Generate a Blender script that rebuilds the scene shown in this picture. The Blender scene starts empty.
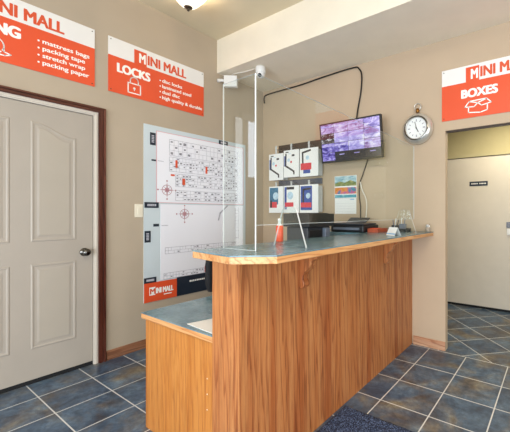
import bpy, bmesh, math, random
from mathutils import Vector, Matrix
R = random.Random(7)
SC = bpy.context.scene
COL = SC.collection
PI = math.pi

# ------------------------------------------------------------------ materials
def lin(h):
    h = h.lstrip('#')
    out = []
    for i in (0, 2, 4):
        v = int(h[i:i+2], 16) / 255
        out.append(v / 12.92 if v <= .04045 else ((v + .055) / 1.055) ** 2.4)
    return (*out, 1)

MATS = {}
def newmat(name):
    m = bpy.data.materials.new(name); m.use_nodes = True
    nt = m.node_tree; nt.nodes.clear()
    out = nt.nodes.new('ShaderNodeOutputMaterial')
    return m, nt, out

def N(nt, t, **kw):
    n = nt.nodes.new(t)
    for k, v in kw.items():
        setattr(n, k, v)
    return n

def ramp(nt, fac, stops, interp='LINEAR'):
    r = N(nt, 'ShaderNodeValToRGB'); r.color_ramp.interpolation = interp
    el = r.color_ramp.elements
    while len(el) < len(stops): el.new(.5)
    for e, (p, c) in zip(el, stops):
        e.position = p; e.color = lin(c) if isinstance(c, str) else c
    nt.links.new(fac, r.inputs[0])
    return r.outputs[0]

def mixc(nt, fac, a, b, mode='MIX'):
    n = N(nt, 'ShaderNodeMix', data_type='RGBA', blend_type=mode)
    for sock, v in ((n.inputs[0], fac), (n.inputs[6], a), (n.inputs[7], b)):
        if hasattr(v, 'links'): nt.links.new(v, sock)
        elif isinstance(v, str): sock.default_value = lin(v)
        else: sock.default_value = v
    return n.outputs[2]

def noise(nt, scale, detail=3, mp=(1, 1, 1), rough=.5, dist=0, coord='Object'):
    tc = N(nt, 'ShaderNodeTexCoord'); m = N(nt, 'ShaderNodeMapping')
    m.inputs['Scale'].default_value = mp
    nt.links.new(tc.outputs[coord], m.inputs[0])
    n = N(nt, 'ShaderNodeTexNoise')
    n.inputs['Scale'].default_value = scale; n.inputs['Detail'].default_value = detail
    n.inputs['Roughness'].default_value = rough; n.inputs['Distortion'].default_value = dist
    nt.links.new(m.outputs[0], n.inputs['Vector'])
    return n.outputs['Fac']

def mat(name, color, rough=.5, metal=0, var=.06, vscale=8, bump=0, bscale=200, emit=0, spec=.5):
    if name in MATS: return MATS[name]
    m, nt, out = newmat(name)
    p = N(nt, 'ShaderNodeBsdfPrincipled')
    c = lin(color)
    if var:
        f = noise(nt, vscale, 3)
        lo = tuple(x * (1 - var) for x in c[:3]) + (1,); hi = tuple(min(1, x * (1 + var)) for x in c[:3]) + (1,)
        col = ramp(nt, f, [(.3, lo), (.7, hi)])
        nt.links.new(col, p.inputs['Base Color'])
    else:
        p.inputs['Base Color'].default_value = c
    p.inputs['Roughness'].default_value = rough; p.inputs['Metallic'].default_value = metal
    p.inputs['Specular IOR Level'].default_value = spec
    if emit:
        p.inputs['Emission Color'].default_value = c; p.inputs['Emission Strength'].default_value = emit
    if bump:
        b = N(nt, 'ShaderNodeBump'); b.inputs['Strength'].default_value = bump; b.inputs['Distance'].default_value = .002
        nt.links.new(noise(nt, bscale, 2), b.inputs['Height']); nt.links.new(b.outputs[0], p.inputs['Normal'])
    nt.links.new(p.outputs[0], out.inputs[0])
    MATS[name] = m
    return m

def wood(name, stops, axis=2, band=9, rough=.42, cath=.5):
    m, nt, out = newmat(name)
    p = N(nt, 'ShaderNodeBsdfPrincipled')
    def sc(k):
        v = [1, 1, 1]; v[axis] = k; return v
    fine = noise(nt, 95, 4, sc(.03), .7)
    mid = noise(nt, 26, 5, sc(.07), .6, 1.2)
    wide = noise(nt, band, 1, sc(.03), .4)
    tc = N(nt, 'ShaderNodeTexCoord'); mp = N(nt, 'ShaderNodeMapping'); mp.inputs['Scale'].default_value = sc(.06)
    nt.links.new(tc.outputs['Object'], mp.inputs[0])
    wv = N(nt, 'ShaderNodeTexWave', wave_type='BANDS', bands_direction='DIAGONAL', wave_profile='SAW')
    wv.inputs['Scale'].default_value = 15; wv.inputs['Distortion'].default_value = 9; wv.inputs['Detail'].default_value = 2.5; wv.inputs['Detail Scale'].default_value = 1.6
    nt.links.new(mp.outputs[0], wv.inputs['Vector'])
    c1 = ramp(nt, mid, [(.28, stops[1]), (.5, stops[2]), (.7, stops[1])])
    cw = ramp(nt, wv.outputs['Fac'], [(0, stops[0]), (.12, stops[2]), (.3, '#ffffff'), (.92, '#ffffff'), (1, stops[2])])
    c1 = mixc(nt, cath, c1, cw, 'MULTIPLY')
    c2 = ramp(nt, fine, [(.34, stops[0]), (.5, '#ffffff')])
    c = mixc(nt, .35, c1, c2, 'MULTIPLY')
    c3 = ramp(nt, wide, [(.34, stops[3]), (.5, '#ffffff'), (.66, stops[4])])
    c = mixc(nt, .95, c, c3, 'MULTIPLY')
    nt.links.new(c, p.inputs['Base Color'])
    p.inputs['Roughness'].default_value = rough
    b = N(nt, 'ShaderNodeBump'); b.inputs['Strength'].default_value = .12; b.inputs['Distance'].default_value = .001
    nt.links.new(fine, b.inputs['Height']); nt.links.new(b.outputs[0], p.inputs['Normal'])
    nt.links.new(p.outputs[0], out.inputs[0])
    MATS[name] = m
    return m

OAK = ['#6e3a18', '#a9693a', '#bd7f4c', '#e4c6b0', '#f8ece0']
wood('oak_panel', OAK, 2, 10)
wood('oak_end', ['#804716', '#b87330', '#c98641', '#ecdcc4', '#faf2e6'], 2, 8, .42, .22)
wood('oak_edge_y', ['#a05f2c', '#d09a62', '#dcab78', '#ecd8c0', '#fff4e6'], 1, 6, .35)
wood('oak_edge_x', ['#a05f2c', '#d09a62', '#dcab78', '#ecd8c0', '#fff4e6'], 0, 6, .35)
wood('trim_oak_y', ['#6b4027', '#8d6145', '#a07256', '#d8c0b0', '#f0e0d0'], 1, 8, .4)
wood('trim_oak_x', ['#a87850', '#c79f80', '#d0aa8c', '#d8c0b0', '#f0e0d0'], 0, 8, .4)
wood('walnut_z', ['#3a1d14', '#5f3426', '#744334', '#c0a8a0', '#e8d8d0'], 2, 14, .32)
wood('walnut_y', ['#3a1d14', '#5f3426', '#744334', '#c0a8a0', '#e8d8d0'], 1, 14, .32)
mat('wall_paint', '#b7a792', .75, var=.035, vscale=3, bump=.25, bscale=120)
mat('wall_paint_lamp_warm', '#c1ab91', .75, var=.035, vscale=3, bump=.25, bscale=120)  # wall paint with the lamps' warm light put into its colour
mat('ceiling_paint', '#dccfb2', .85, var=.03, vscale=4, bump=.35, bscale=90)
mat('soffit_paint', '#f2e8d4', .85, var=.03, vscale=4, bump=.35, bscale=90)
mat('hall_paint', '#b8ae88', .8, var=.03)
mat('hall_door_white', '#d6cdbe', .55, var=.02)
mat('door_white', '#aea498', .42, var=.025, vscale=5, bump=.1, bscale=60)
mat('door_panel_white', '#b1a799', .42, var=.02, vscale=5)
mat('jamb_white', '#d4cbbf', .5, var=.02)
mat('black_gap', '#0b0b0d', .7, var=0)
mat('sign_white', '#efece8', .45, var=.015)
mat('sign_orange', '#e6562f', .42, var=.04, vscale=3)
mat('ink_white', '#fdfaf4', .5, var=0)
mat('ink_orange', '#dd562f', .45, var=0)
mat('ink_navy', '#1d2836', .45, var=.03)
mat('ink_grey', '#b7b6c0', .5, var=.2, vscale=60)
mat('ink_dark', '#8a8892', .5, var=.3, vscale=80)
mat('ink_pink', '#dba8b0', .5, var=0)
mat('ink_maroon', '#b5848c', .5, var=.15, vscale=60)
mat('ink_green', '#6fae8c', .5, var=0)
mat('board_grey', '#cfdadf', .22, var=.03, vscale=3)
mat('board_white', '#f4f4fb', .2, var=.015, vscale=3)
mat('switch_ivory', '#eee6d2', .4, var=0)
mat('chrome', '#d6d2ca', .3, .65, var=.05)
mat('gun_metal', '#6d6a66', .2, 1, var=.1)
mat('bronze', '#55483c', .35, .7, var=.15, vscale=30)
mat('brass', '#a8793f', .25, 1, var=.1)
mat('plastic_black', '#202226', .42, var=.1)
mat('plastic_charcoal', '#33363c', .45, var=.1)
mat('plastic_slate', '#6c7585', .4, var=.08)
mat('plastic_white', '#e9e8e4', .35, var=.02)
mat('paper', '#f1f1ef', .7, var=.02)
mat('card_blue', '#7fb2dd', .6, var=.05)
mat('cable_black', '#17120f', .5, var=0)
mat('cable_white', '#e6e0d4', .5, var=0)
mat('fabric_black', '#1d1e22', .85, var=.2, vscale=60)
mat('orange_plastic', '#e8512a', .35, var=.05)
mat('tray_red', '#b9583a', .4, var=.25, vscale=40)
mat('rack_dark', '#3a2a22', .45, var=.1)
mat('rack_grey', '#5f6068', .4, var=.1)
mat('pack_white', '#f4f3f1', .3, var=.015)
mat('pack_blue', '#2c4f9c', .35, var=.15, vscale=30)
mat('pack_teal', '#2e6d8f', .35, var=.15, vscale=30)
mat('pack_red', '#d83a48', .35, var=.1, vscale=30)
mat('pack_black', '#1d1d26', .35, var=.1)
mat('pack_sky', '#bcd6e6', .35, var=.15, vscale=40)
mat('brown_figure', '#a39584', .6, var=.2, vscale=60)
mat('clock_face', '#e9ebea', .35, var=.02)
mat('wire_grey', '#9a968c', .4, var=0)

def slate():
    m, nt, out = newmat('slate_tile')
    p = N(nt, 'ShaderNodeBsdfPrincipled')
    uv = N(nt, 'ShaderNodeUVMap')
    br = N(nt, 'ShaderNodeTexBrick'); br.offset = 0; br.squash = 1
    br.inputs['Scale'].default_value = 1; br.inputs['Mortar Size'].default_value = .013
    br.inputs['Mortar Smooth'].default_value = .2
    br.inputs['Brick Width'].default_value = 1; br.inputs['Row Height'].default_value = 1
    br.inputs['Color1'].default_value = (0, 0, 0, 1); br.inputs['Color2'].default_value = (1, 1, 1, 1)
    br.inputs['Bias'].default_value = 0
    nt.links.new(uv.outputs[0], br.inputs['Vector'])
    n1 = noise(nt, 3.2, 6, (1, 1, 1), .6, .4)
    n2 = noise(nt, 6.5, 8, (1, 1, 1), .65, .5)
    n3 = noise(nt, 30, 5, (1, 1, 1), .7)
    base = ramp(nt, n2, [(.3, '#2d3d53'), (.45, '#4a627c'), (.6, '#647d95'), (.75, '#8a9eae')])
    rust = ramp(nt, n1, [(.46, (0, 0, 0, 1)), (.64, (1, 1, 1, 1))])
    rustc = ramp(nt, n2, [(.35, '#54463c'), (.55, '#85714f'), (.7, '#a3946c')])
    rf = N(nt, 'ShaderNodeMath', operation='MULTIPLY'); rf.inputs[1].default_value = .75
    nt.links.new(rust, rf.inputs[0])
    c = mixc(nt, rf.outputs[0], base, rustc)
    pt = ramp(nt, br.outputs['Color'], [(0, '#c8ccd6'), (1, '#ffffff')])
    c = mixc(nt, .8, c, pt, 'MULTIPLY')
    sp = ramp(nt, n3, [(.35, '#b8b8b8'), (.6, '#ffffff')])
    c = mixc(nt, .7, c, sp, 'MULTIPLY')
    c = mixc(nt, br.outputs['Fac'], c, '#d2d4d4')
    nt.links.new(c, p.inputs['Base Color'])
    rr = N(nt, 'ShaderNodeMapRange'); rr.inputs['To Min'].default_value = .22; rr.inputs['To Max'].default_value = .45
    nt.links.new(n2, rr.inputs[0]); nt.links.new(rr.outputs[0], p.inputs['Roughness'])
    h = N(nt, 'ShaderNodeMath', operation='MULTIPLY_ADD'); h.inputs[1].default_value = -1.5
    nt.links.new(br.outputs['Fac'], h.inputs[0]); nt.links.new(n2, h.inputs[2])
    b = N(nt, 'ShaderNodeBump'); b.inputs['Strength'].default_value = .35; b.inputs['Distance'].default_value = .004
    nt.links.new(h.outputs[0], b.inputs['Height']); nt.links.new(b.outputs[0], p.inputs['Normal'])
    nt.links.new(p.outputs[0], out.inputs[0])
    MATS['slate_tile'] = m
slate()

def laminate():
    m, nt, out = newmat('teal_laminate')
    p = N(nt, 'ShaderNodeBsdfPrincipled')
    n1 = noise(nt, 6, 6, (1, 1, 1), .65, .4); n2 = noise(nt, 60, 4)
    c = ramp(nt, n1, [(.3, '#4d6c7a'), (.5, '#688792'), (.7, '#86a0a6')])
    c = mixc(nt, .5, c, ramp(nt, n2, [(.35, '#c4c8c8'), (.6, '#ffffff')]), 'MULTIPLY')
    nt.links.new(c, p.inputs['Base Color']); p.inputs['Roughness'].default_value = .22
    nt.links.new(p.outputs[0], out.inputs[0]); MATS['teal_laminate'] = m
laminate()

def carpet():
    m, nt, out = newmat('mat_blue')
    p = N(nt, 'ShaderNodeBsdfPrincipled')
    n1 = noise(nt, 150, 4)
    c = ramp(nt, n1, [(.38, '#0a1226'), (.5, '#1c2a48'), (.62, '#5a6d94')])
    nt.links.new(c, p.inputs['Base Color']); p.inputs['Roughness'].default_value = .95
    b = N(nt, 'ShaderNodeBump'); b.inputs['Strength'].default_value = .9; b.inputs['Distance'].default_value = .004
    nt.links.new(n1, b.inputs['Height']); nt.links.new(b.outputs[0], p.inputs['Normal'])
    nt.links.new(p.outputs[0], out.inputs[0]); MATS['mat_blue'] = m
carpet()

def acrylic(name, tint, refl):
    m, nt, out = newmat(name)
    t = N(nt, 'ShaderNodeBsdfTransparent'); t.inputs[0].default_value = lin(tint)
    g = N(nt, 'ShaderNodeBsdfGlossy'); g.inputs['Roughness'].default_value = 0.0
    g.inputs['Color'].default_value = (1, 1, 1, 1)
    lw = N(nt, 'ShaderNodeLayerWeight'); lw.inputs['Blend'].default_value = .5
    pw = N(nt, 'ShaderNodeMath', operation='POWER'); pw.inputs[1].default_value = 5
    nt.links.new(lw.outputs['Facing'], pw.inputs[0])
    f = N(nt, 'ShaderNodeMath', operation='MULTIPLY_ADD'); f.inputs[1].default_value = .9; f.inputs[2].default_value = refl
    nt.links.new(pw.outputs[0], f.inputs[0])
    mx = N(nt, 'ShaderNodeMixShader')
    nt.links.new(f.outputs[0], mx.inputs[0]); nt.links.new(t.outputs[0], mx.inputs[1]); nt.links.new(g.outputs[0], mx.inputs[2])
    nt.links.new(mx.outputs[0], out.inputs[0]); MATS[name] = m
acrylic('acrylic', '#fafdfc', .03)
acrylic('clear_film', '#f8fafa', .04)
def acryl_edge():
    m, nt, out = newmat('acrylic_edge')
    t = N(nt, 'ShaderNodeBsdfTransparent'); t.inputs[0].default_value = (.9, .95, .95, 1)
    d = N(nt, 'ShaderNodeBsdfPrincipled'); d.inputs['Base Color'].default_value = lin('#f3f7f8'); d.inputs['Roughness'].default_value = .3
    d.inputs['Emission Color'].default_value = lin('#f0f6f8'); d.inputs['Emission Strength'].default_value = .08  # faint glow put in for light caught in the sheet edges
    mx = N(nt, 'ShaderNodeMixShader'); mx.inputs[0].default_value = .68
    nt.links.new(t.outputs[0], mx.inputs[1]); nt.links.new(d.outputs[0], mx.inputs[2]); nt.links.new(mx.outputs[0], out.inputs[0])
    MATS['acrylic_edge'] = m
acryl_edge()
def acryl_glint():
    m, nt, out = newmat('acrylic_glint')  # pale mix standing in for light refracted along a sheet bottom
    t = N(nt, 'ShaderNodeBsdfTransparent')
    d = N(nt, 'ShaderNodeBsdfPrincipled'); d.inputs['Base Color'].default_value = lin('#eef4f5'); d.inputs['Roughness'].default_value = .3
    mx = N(nt, 'ShaderNodeMixShader'); mx.inputs[0].default_value = .5
    nt.links.new(t.outputs[0], mx.inputs[1]); nt.links.new(d.outputs[0], mx.inputs[2]); nt.links.new(mx.outputs[0], out.inputs[0])
    MATS['acrylic_glint'] = m
acryl_glint()

def film():
    m, nt, out = newmat('pack_film')
    t = N(nt, 'ShaderNodeBsdfTransparent'); t.inputs[0].default_value = (.93, .95, .96, 1)
    d = N(nt, 'ShaderNodeBsdfPrincipled'); d.inputs['Base Color'].default_value = lin('#eef0f1'); d.inputs['Roughness'].default_value = .2
    mx = N(nt, 'ShaderNodeMixShader'); mx.inputs[0].default_value = .55
    nt.links.new(t.outputs[0], mx.inputs[1]); nt.links.new(d.outputs[0], mx.inputs[2]); nt.links.new(mx.outputs[0], out.inputs[0])
    MATS['pack_film'] = m
film()
def emis(name, color, strength):
    m, nt, out = newmat(name)
    e = N(nt, 'ShaderNodeEmission'); e.inputs[0].default_value = lin(color); e.inputs[1].default_value = strength
    nt.links.new(e.outputs[0], out.inputs[0]); MATS[name] = m
emis('sky_pane', '#e4efff', 7)
emis('strip_glow', '#f4f6f8', 3.2)  # glow added so the strip shows mirrored in the acrylic
emis('lamp_glow', '#fff4e0', 1.6)

def feed(name, stops, scale, strength=1.0):
    m, nt, out = newmat(name)
    f = noise(nt, scale, 5, (1, 1, 2.2), .6, .8)
    c = ramp(nt, f, stops)
    p = N(nt, 'ShaderNodeBsdfPrincipled'); p.inputs['Base Color'].default_value = (.01, .01, .015, 1); p.inputs['Roughness'].default_value = .15
    nt.links.new(c, p.inputs['Emission Color']); p.inputs['Emission Strength'].default_value = strength
    nt.links.new(p.outputs[0], out.inputs[0]); MATS[name] = m
LAV = [(.32, '#4b3a86'), (.46, '#8f7fcb'), (.56, '#c9bdee'), (.7, '#f4effc')]
feed('feed_lavender', LAV, 10)
feed('feed_pink', [(.3, '#5a3468'), (.42, '#9a78b4'), (.55, '#c4b0e6'), (.7, '#f1ebfa')], 13)
feed('feed_violet', [(.35, '#33257a'), (.48, '#6f60c0'), (.6, '#b4aaea'), (.72, '#ece8fc')], 16)
feed('feed_pale', [(.3, '#7a6cc4'), (.5, '#b4a8ea'), (.66, '#f0ecff')], 9)
feed('feed_dark', [(.3, '#141018'), (.52, '#2a2430'), (.7, '#e8e4ee')], 22)
feed('feed_menu', [(.3, '#15131a'), (.6, '#2b2a33'), (.8, '#444450')], 10, .7)

def photo_mat(name, stops, scale, mp):
    m, nt, out = newmat(name)
    p = N(nt, 'ShaderNodeBsdfPrincipled')
    nt.links.new(ramp(nt, noise(nt, scale, 4, mp, .6, .4), stops), p.inputs['Base Color'])
    p.inputs['Roughness'].default_value = .4
    nt.links.new(p.outputs[0], out.inputs[0]); MATS[name] = m
photo_mat('cal_sky', [(.35, '#6f9db0'), (.5, '#a9cbd4'), (.65, '#dbe8e6')], 9, (1, 1, 3))
photo_mat('cal_land', [(.35, '#3f5c3a'), (.5, '#7d8c4e'), (.65, '#b5b07a')], 18, (1, 1, 2))
photo_mat('cal_flower', [(.36, '#c9372e'), (.46, '#e0a02c'), (.54, '#d45a8a'), (.62, '#3f86b0'), (.72, '#2e8a7a')], 11, (1, 1, 1))
photo_mat('cal_water', [(.35, '#2f7fa0'), (.55, '#4aa6b8'), (.7, '#b6dfe0')], 10, (1, 1, 2))

M = MATS

# ------------------------------------------------------------------ mesh helper
class MB:
    def __init__(s):
        s.v = []; s.f = []; s.mi = []; s.sm = []
        s.mats = []
    def m(s, name):
        if name not in s.mats: s.mats.append(name)
        return s.mats.index(name)
    def add(s, vs, fs, mt, smooth=False):
        o = len(s.v); k = s.m(mt)
        s.v += [Vector(v) for v in vs]
        for f in fs:
            s.f.append([i + o for i in f]); s.mi.append(k); s.sm.append(smooth)
        return s
    def box(s, lo, hi, mt, rot=None, piv=None):
        x0, y0, z0 = lo; x1, y1, z1 = hi
        vs = [Vector(p) for p in ((x0,y0,z0),(x1,y0,z0),(x1,y1,z0),(x0,y1,z0),(x0,y0,z1),(x1,y0,z1),(x1,y1,z1),(x0,y1,z1))]
        if rot is not None:
            pv = Vector(piv) if piv is not None else (Vector(lo) + Vector(hi)) / 2
            vs = [pv + rot @ (v - pv) for v in vs]
        return s.add(vs, [(0,3,2,1),(4,5,6,7),(0,1,5,4),(1,2,6,5),(2,3,7,6),(3,0,4,7)], mt)
    def prism(s, pts, ext, mt, smooth=False):   # planar polygon pts (3D), extruded by vector ext
        n = len(pts); e = Vector(ext)
        a = [Vector(p) for p in pts]; b = [p + e for p in a]
        fs = [tuple(range(n))[::-1], tuple(range(n, 2 * n))]
        fs += [(i, (i + 1) % n, n + (i + 1) % n, n + i) for i in range(n)]
        return s.add(a + b, fs, mt, smooth)
    def tube(s, pts, r, mt, seg=8):
        pts = [Vector(p) for p in pts]; rings = []
        prev = None
        for i, p in enumerate(pts):
            d = (pts[min(i + 1, len(pts) - 1)] - pts[max(i - 1, 0)]).normalized()
            up = Vector((0, 0, 1)) if abs(d.z) < .9 else Vector((0, 1, 0))
            if prev is None: u = d.cross(up).normalized()
            else: u = (prev - d * prev.dot(d)).normalized()
            prev = u; w = d.cross(u)
            rr = r[i] if isinstance(r, (list, tuple)) else r
            rings.append([p + u * rr * math.cos(2 * PI * k / seg) + w * rr * math.sin(2 * PI * k / seg) for k in range(seg)])
        vs = [q for g in rings for q in g]; fs = []
        for i in range(len(rings) - 1):
            for k in range(seg):
                a = i * seg + k; b = i * seg + (k + 1) % seg
                fs.append((a, b, b + seg, a + seg))
        s.add(vs, fs, mt, True)
        n = len(rings)
        s.add(rings[0], [tuple(range(seg))[::-1]], mt); s.add(rings[-1], [tuple(range(seg))], mt)
        return s
    def lathe(s, prof, c, mt, axis=(0, 0, 1), seg=32, smooth=True):   # prof: (radius, height along axis)
        ax = Vector(axis).normalized(); c = Vector(c)
        u = ax.cross(Vector((1, 0, 0)) if abs(ax.x) < .9 else Vector((0, 1, 0))).normalized(); w = ax.cross(u)
        vs = []; fs = []
        for r, h in prof:
            for k in range(seg):
                a = 2 * PI * k / seg
                vs.append(c + ax * h + (u * math.cos(a) + w * math.sin(a)) * max(r, 1e-5))
        for i in range(len(prof) - 1):
            for k in range(seg):
                a = i * seg + k; b = i * seg + (k + 1) % seg
                fs.append((a, b, b + seg, a + seg))
        return s.add(vs, fs, mt, smooth)
    def sphere(s, c, r, mt, seg=16, sc=(1, 1, 1)):
        prof = [(math.sin(PI * i / seg) * r, -math.cos(PI * i / seg) * r) for i in range(seg + 1)]
        t = MB(); t.lathe(prof, (0, 0, 0), mt, seg=seg * 2)
        c = Vector(c)
        return s.add([c + Vector((v.x * sc[0], v.y * sc[1], v.z * sc[2])) for v in t.v], t.f, mt, True)
    def build(s, name, parent=None, bevel=0, seg=2, label=None, auto=False):
        me = bpy.data.meshes.new(name)
        off = world_loc(parent)
        me.from_pydata([v - off for v in s.v], [], s.f)
        for mt in s.mats: me.materials.append(MATS[mt])
        for p, k, sm in zip(me.polygons, s.mi, s.sm):
            p.material_index = k; p.use_smooth = sm
        bm = bmesh.new(); bm.from_mesh(me)
        bmesh.ops.remove_doubles(bm, verts=bm.verts, dist=1e-6)
        bmesh.ops.recalc_face_normals(bm, faces=bm.faces)
        bm.to_mesh(me); bm.free()
        o = bpy.data.objects.new(name, me); COL.objects.link(o)
        if parent: o.parent = parent
        if bevel:
            b = o.modifiers.new('bevel', 'BEVEL'); b.width = bevel; b.segments = seg; b.limit_method = 'ANGLE'; b.angle_limit = math.radians(40)
        if label: o['label'] = label
        return o

def world_loc(o):
    v = Vector((0, 0, 0))
    while o: v = v + o.location; o = o.parent
    return v

def tag(o, label=None, cat=None, group=None, kind=None):
    if label: o['label'] = label
    if cat: o['category'] = cat
    if group: o['group'] = group
    if kind: o['kind'] = kind
    return o
def thing(name, loc, label, cat, group=None):
    o = bpy.data.objects.new(name, None); COL.objects.link(o); o.location = loc
    o.empty_display_size = .1
    return tag(o, label, cat, group)
def struct(o): o['kind'] = 'structure'; return o

# ------------------------------------------------------------------ flat drawing on a wall plane
class Flat:
    """origin + right/up/normal; draws thin raised shapes (decals) into an MB"""
    def __init__(s, o, right, up, normal): s.o = Vector(o); s.r = Vector(right); s.u = Vector(up); s.n = Vector(normal)
    def p(s, u, v, h=0): return s.o + s.r * u + s.u * v + s.n * h
    def rect(s, mb, u0, v0, u1, v1, mt, h0=0, h1=.001):
        mb.prism([s.p(u0, v0, h0), s.p(u1, v0, h0), s.p(u1, v1, h0), s.p(u0, v1, h0)], s.n * (h1 - h0), mt); return mb
    def poly(s, mb, pts, mt, h0=0, h1=.001):
        mb.prism([s.p(a, b, h0) for a, b in pts], s.n * (h1 - h0), mt); return mb
    def line(s, mb, pts, w, mt, h0=0, h1=.001, closed=False):
        pts = [Vector((a, b)) for a, b in pts]
        if closed: pts = pts + [pts[0]]
        for a, b in zip(pts, pts[1:]):
            d = (b - a)
            if d.length < 1e-6: continue
            d.normalize(); n = Vector((-d.y, d.x)) * w / 2; e = d * w * .35
            q = [a - e - n, b + e - n, b + e + n, a - e + n]
            s.poly(mb, [(x.x, x.y) for x in q], mt, h0, h1)
        return mb
    def disc(s, mb, u, v, r, mt, h0=0, h1=.001, n=20):
        return s.poly(mb, [(u + r * math.cos(2 * PI * k / n), v + r * math.sin(2 * PI * k / n)) for k in range(n)], mt, h0, h1)
    def text(s, mb, body, u, v, cap, width, mt, bold=.03, h=.001):
        cu = bpy.data.curves.new('t', 'FONT'); cu.body = body; cu.size = 1; cu.fill_mode = 'BOTH'
        ob = bpy.data.objects.new('t', cu); COL.objects.link(ob)
        dg = bpy.context.evaluated_depsgraph_get(); dg.update()
        me = bpy.data.meshes.new_from_object(ob.evaluated_get(dg))
        xs = [q.co.x for q in me.vertices]
        if not xs: return mb
        x0, x1 = min(xs), max(xs)
        ky = cap / .70
        kx = width / (x1 - x0) if width else ky
        w = cap * bold
        for i, (du, dv) in enumerate(((0, 0), (w, 0), (-w, 0), (w * .7, w * .5), (-w * .7, w * .5), (w * .7, -w * .5), (-w * .7, -w * .5))):
            mb.add([s.p(u + (q.co.x - x0) * kx + du, v + q.co.y * ky + dv, h + i * .00002) for q in me.vertices], [tuple(p.vertices) for p in me.polygons], mt)
        bpy.data.objects.remove(ob); bpy.data.curves.remove(cu); bpy.data.meshes.remove(me)
        return mb

# ------------------------------------------------------------------ dimensions
XL, YB, ZC, ZS, YS = -3.147, 3.025, 3.16, 2.794, 2.328
XR, YR = 2.6, -3.0
OX0, OX1, OZ = -.838, .08, 1.975          # doorway in the back wall
HX0, HX1, HY1, HZ = -2.2, 1.6, 4.66, 2.5  # hall beyond
YT = 2.99                                # threshold grout line

# ------------------------------------------------------------------ room shell
def floor_mesh(name, quads, parent=None):
    me = bpy.data.meshes.new(name); vs = []; fs = []; uvs = []
    for q in quads:
        fs.append(tuple(range(len(vs), len(vs) + 4)))
        for (x, y, u, v) in q: vs.append((x, y, 0)); uvs.append((u, v))
    me.from_pydata(vs, [], fs); l = me.uv_layers.new(name='UVMap')
    for i, uv in enumerate(uvs): l.data[i].uv = uv
    me.materials.append(M['slate_tile'])
    o = bpy.data.objects.new(name, me); COL.objects.link(o); return struct(o)
TX, TY = .3204, .3144
X0, Y0 = -.974, 2.6196
fu = lambda x: (x - X0) / TX + 40
fv = lambda y: (y - Y0) / TY + 40 if y <= Y0 else 40 + (y - Y0) / (YT - Y0)
floor_mesh('floor', [[(x0, y0, fu(x0), fv(y0)), (x1, y0, fu(x1), fv(y0)), (x1, y1, fu(x1), fv(y1)), (x0, y1, fu(x0), fv(y1))]
                     for x0, y0, x1, y1 in ((XL - .14, YR, XR, Y0), (XL - .14, Y0, XR, YT + .006))])
def hu(x, y):
    return ((x + y - 2.545) / .435 + 40, (y - x - 3.684) / .44 + 40)
floor_mesh('floor', [[(x, y, *hu(x, y)) for x, y in ((HX0, YT + .006), (HX1, YT + .006), (HX1, HY1), (HX0, HY1))]])

wl = MB()
wl.box((XL - .12, YR, 0), (XL, .21, ZC), 'wall_paint').box((XL - .12, 1.185, 0), (XL, YB + .12, ZC), 'wall_paint').box((XL - .12, .21, 2.055), (XL, 1.185, ZC), 'wall_paint')
wl.box((XL - .14, .15, 0), (XL - .121, 1.25, 2.1), 'black_gap')  # unseen backing added behind the door to keep outside light out
struct(wl.build('wall_left'))
wb = MB()
wb.box((XL, YB, 0), (OX0, YB + .07, ZC), 'wall_paint_lamp_warm').box((OX1, YB, 0), (XR, YB + .07, ZC), 'wall_paint_lamp_warm').box((OX0, YB, OZ), (OX1, YB + .07, ZC), 'wall_paint_lamp_warm')
struct(wb.build('wall_back'))
RY0, RY1, RZ0, RZ1 = -2.2, 1.2, .3, 2.1
wr = MB().box((XR, YR, 0), (XR + .12, RY0, ZC), 'wall_paint_lamp_warm').box((XR, RY1, 0), (XR + .12, YB + .07, ZC), 'wall_paint_lamp_warm')
wr.box((XR, RY0, 0), (XR + .12, RY1, RZ0), 'wall_paint_lamp_warm').box((XR, RY0, RZ1), (XR + .12, RY1, ZC), 'wall_paint_lamp_warm')
struct(wr.build('wall_right'))
wq = MB()  # unseen right-hand window added to light the counter front
for y in (RY0, -.53, RY1 - .06): wq.box((XR + .03, y, RZ0), (XR + .09, y + .06, RZ1), 'jamb_white')
for z in (RZ0, RZ1 - .06): wq.box((XR + .035, RY0 + .06, z), (XR + .085, RY1 - .06, z + .06), 'jamb_white')
w3 = struct(wq.build('added_side_window'))
struct(MB().box((XR + .058, RY0, RZ0), (XR + .062, RY1, RZ1), 'clear_film').build('glass_pane', w3))
struct(MB().box((XL - .12, YR - .12, ZC), (XR + .12, YB + .12, ZC + .1), 'ceiling_paint').build('ceiling'))
struct(MB().box((XL, YS, ZS), (XR, YB, ZC), 'soffit_paint').build('ceiling'))
# front wall with a wide shop window
WX0, WX1, WZ0, WZ1 = -2.3, 2.3, .12, 2.1
wf = MB()
wf.box((XL - .12, YR - .12, 0), (WX0, YR, ZC), 'wall_paint').box((WX1, YR - .12, 0), (XR + .12, YR, ZC), 'wall_paint')
wf.box((WX0, YR - .12, 0), (WX1, YR, WZ0), 'wall_paint').box((WX0, YR - .12, WZ1), (WX1, YR, ZC), 'wall_paint')
struct(wf.build('wall_front'))
wn = MB()
for x in (WX0, -.75, .7, WX1 - .06): wn.box((x, YR - .09, WZ0), (x + .06, YR - .03, WZ1), 'jamb_white')
for z in (WZ0, WZ1 - .06): wn.box((WX0 + .06, YR - .085, z), (WX1 - .06, YR - .035, z + .06), 'jamb_white')
w2 = struct(wn.build('window_2'))
struct(MB().box((WX0, YR - .062, WZ0), (WX1, YR - .058, WZ1), 'clear_film').build('glass_pane', w2))
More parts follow.
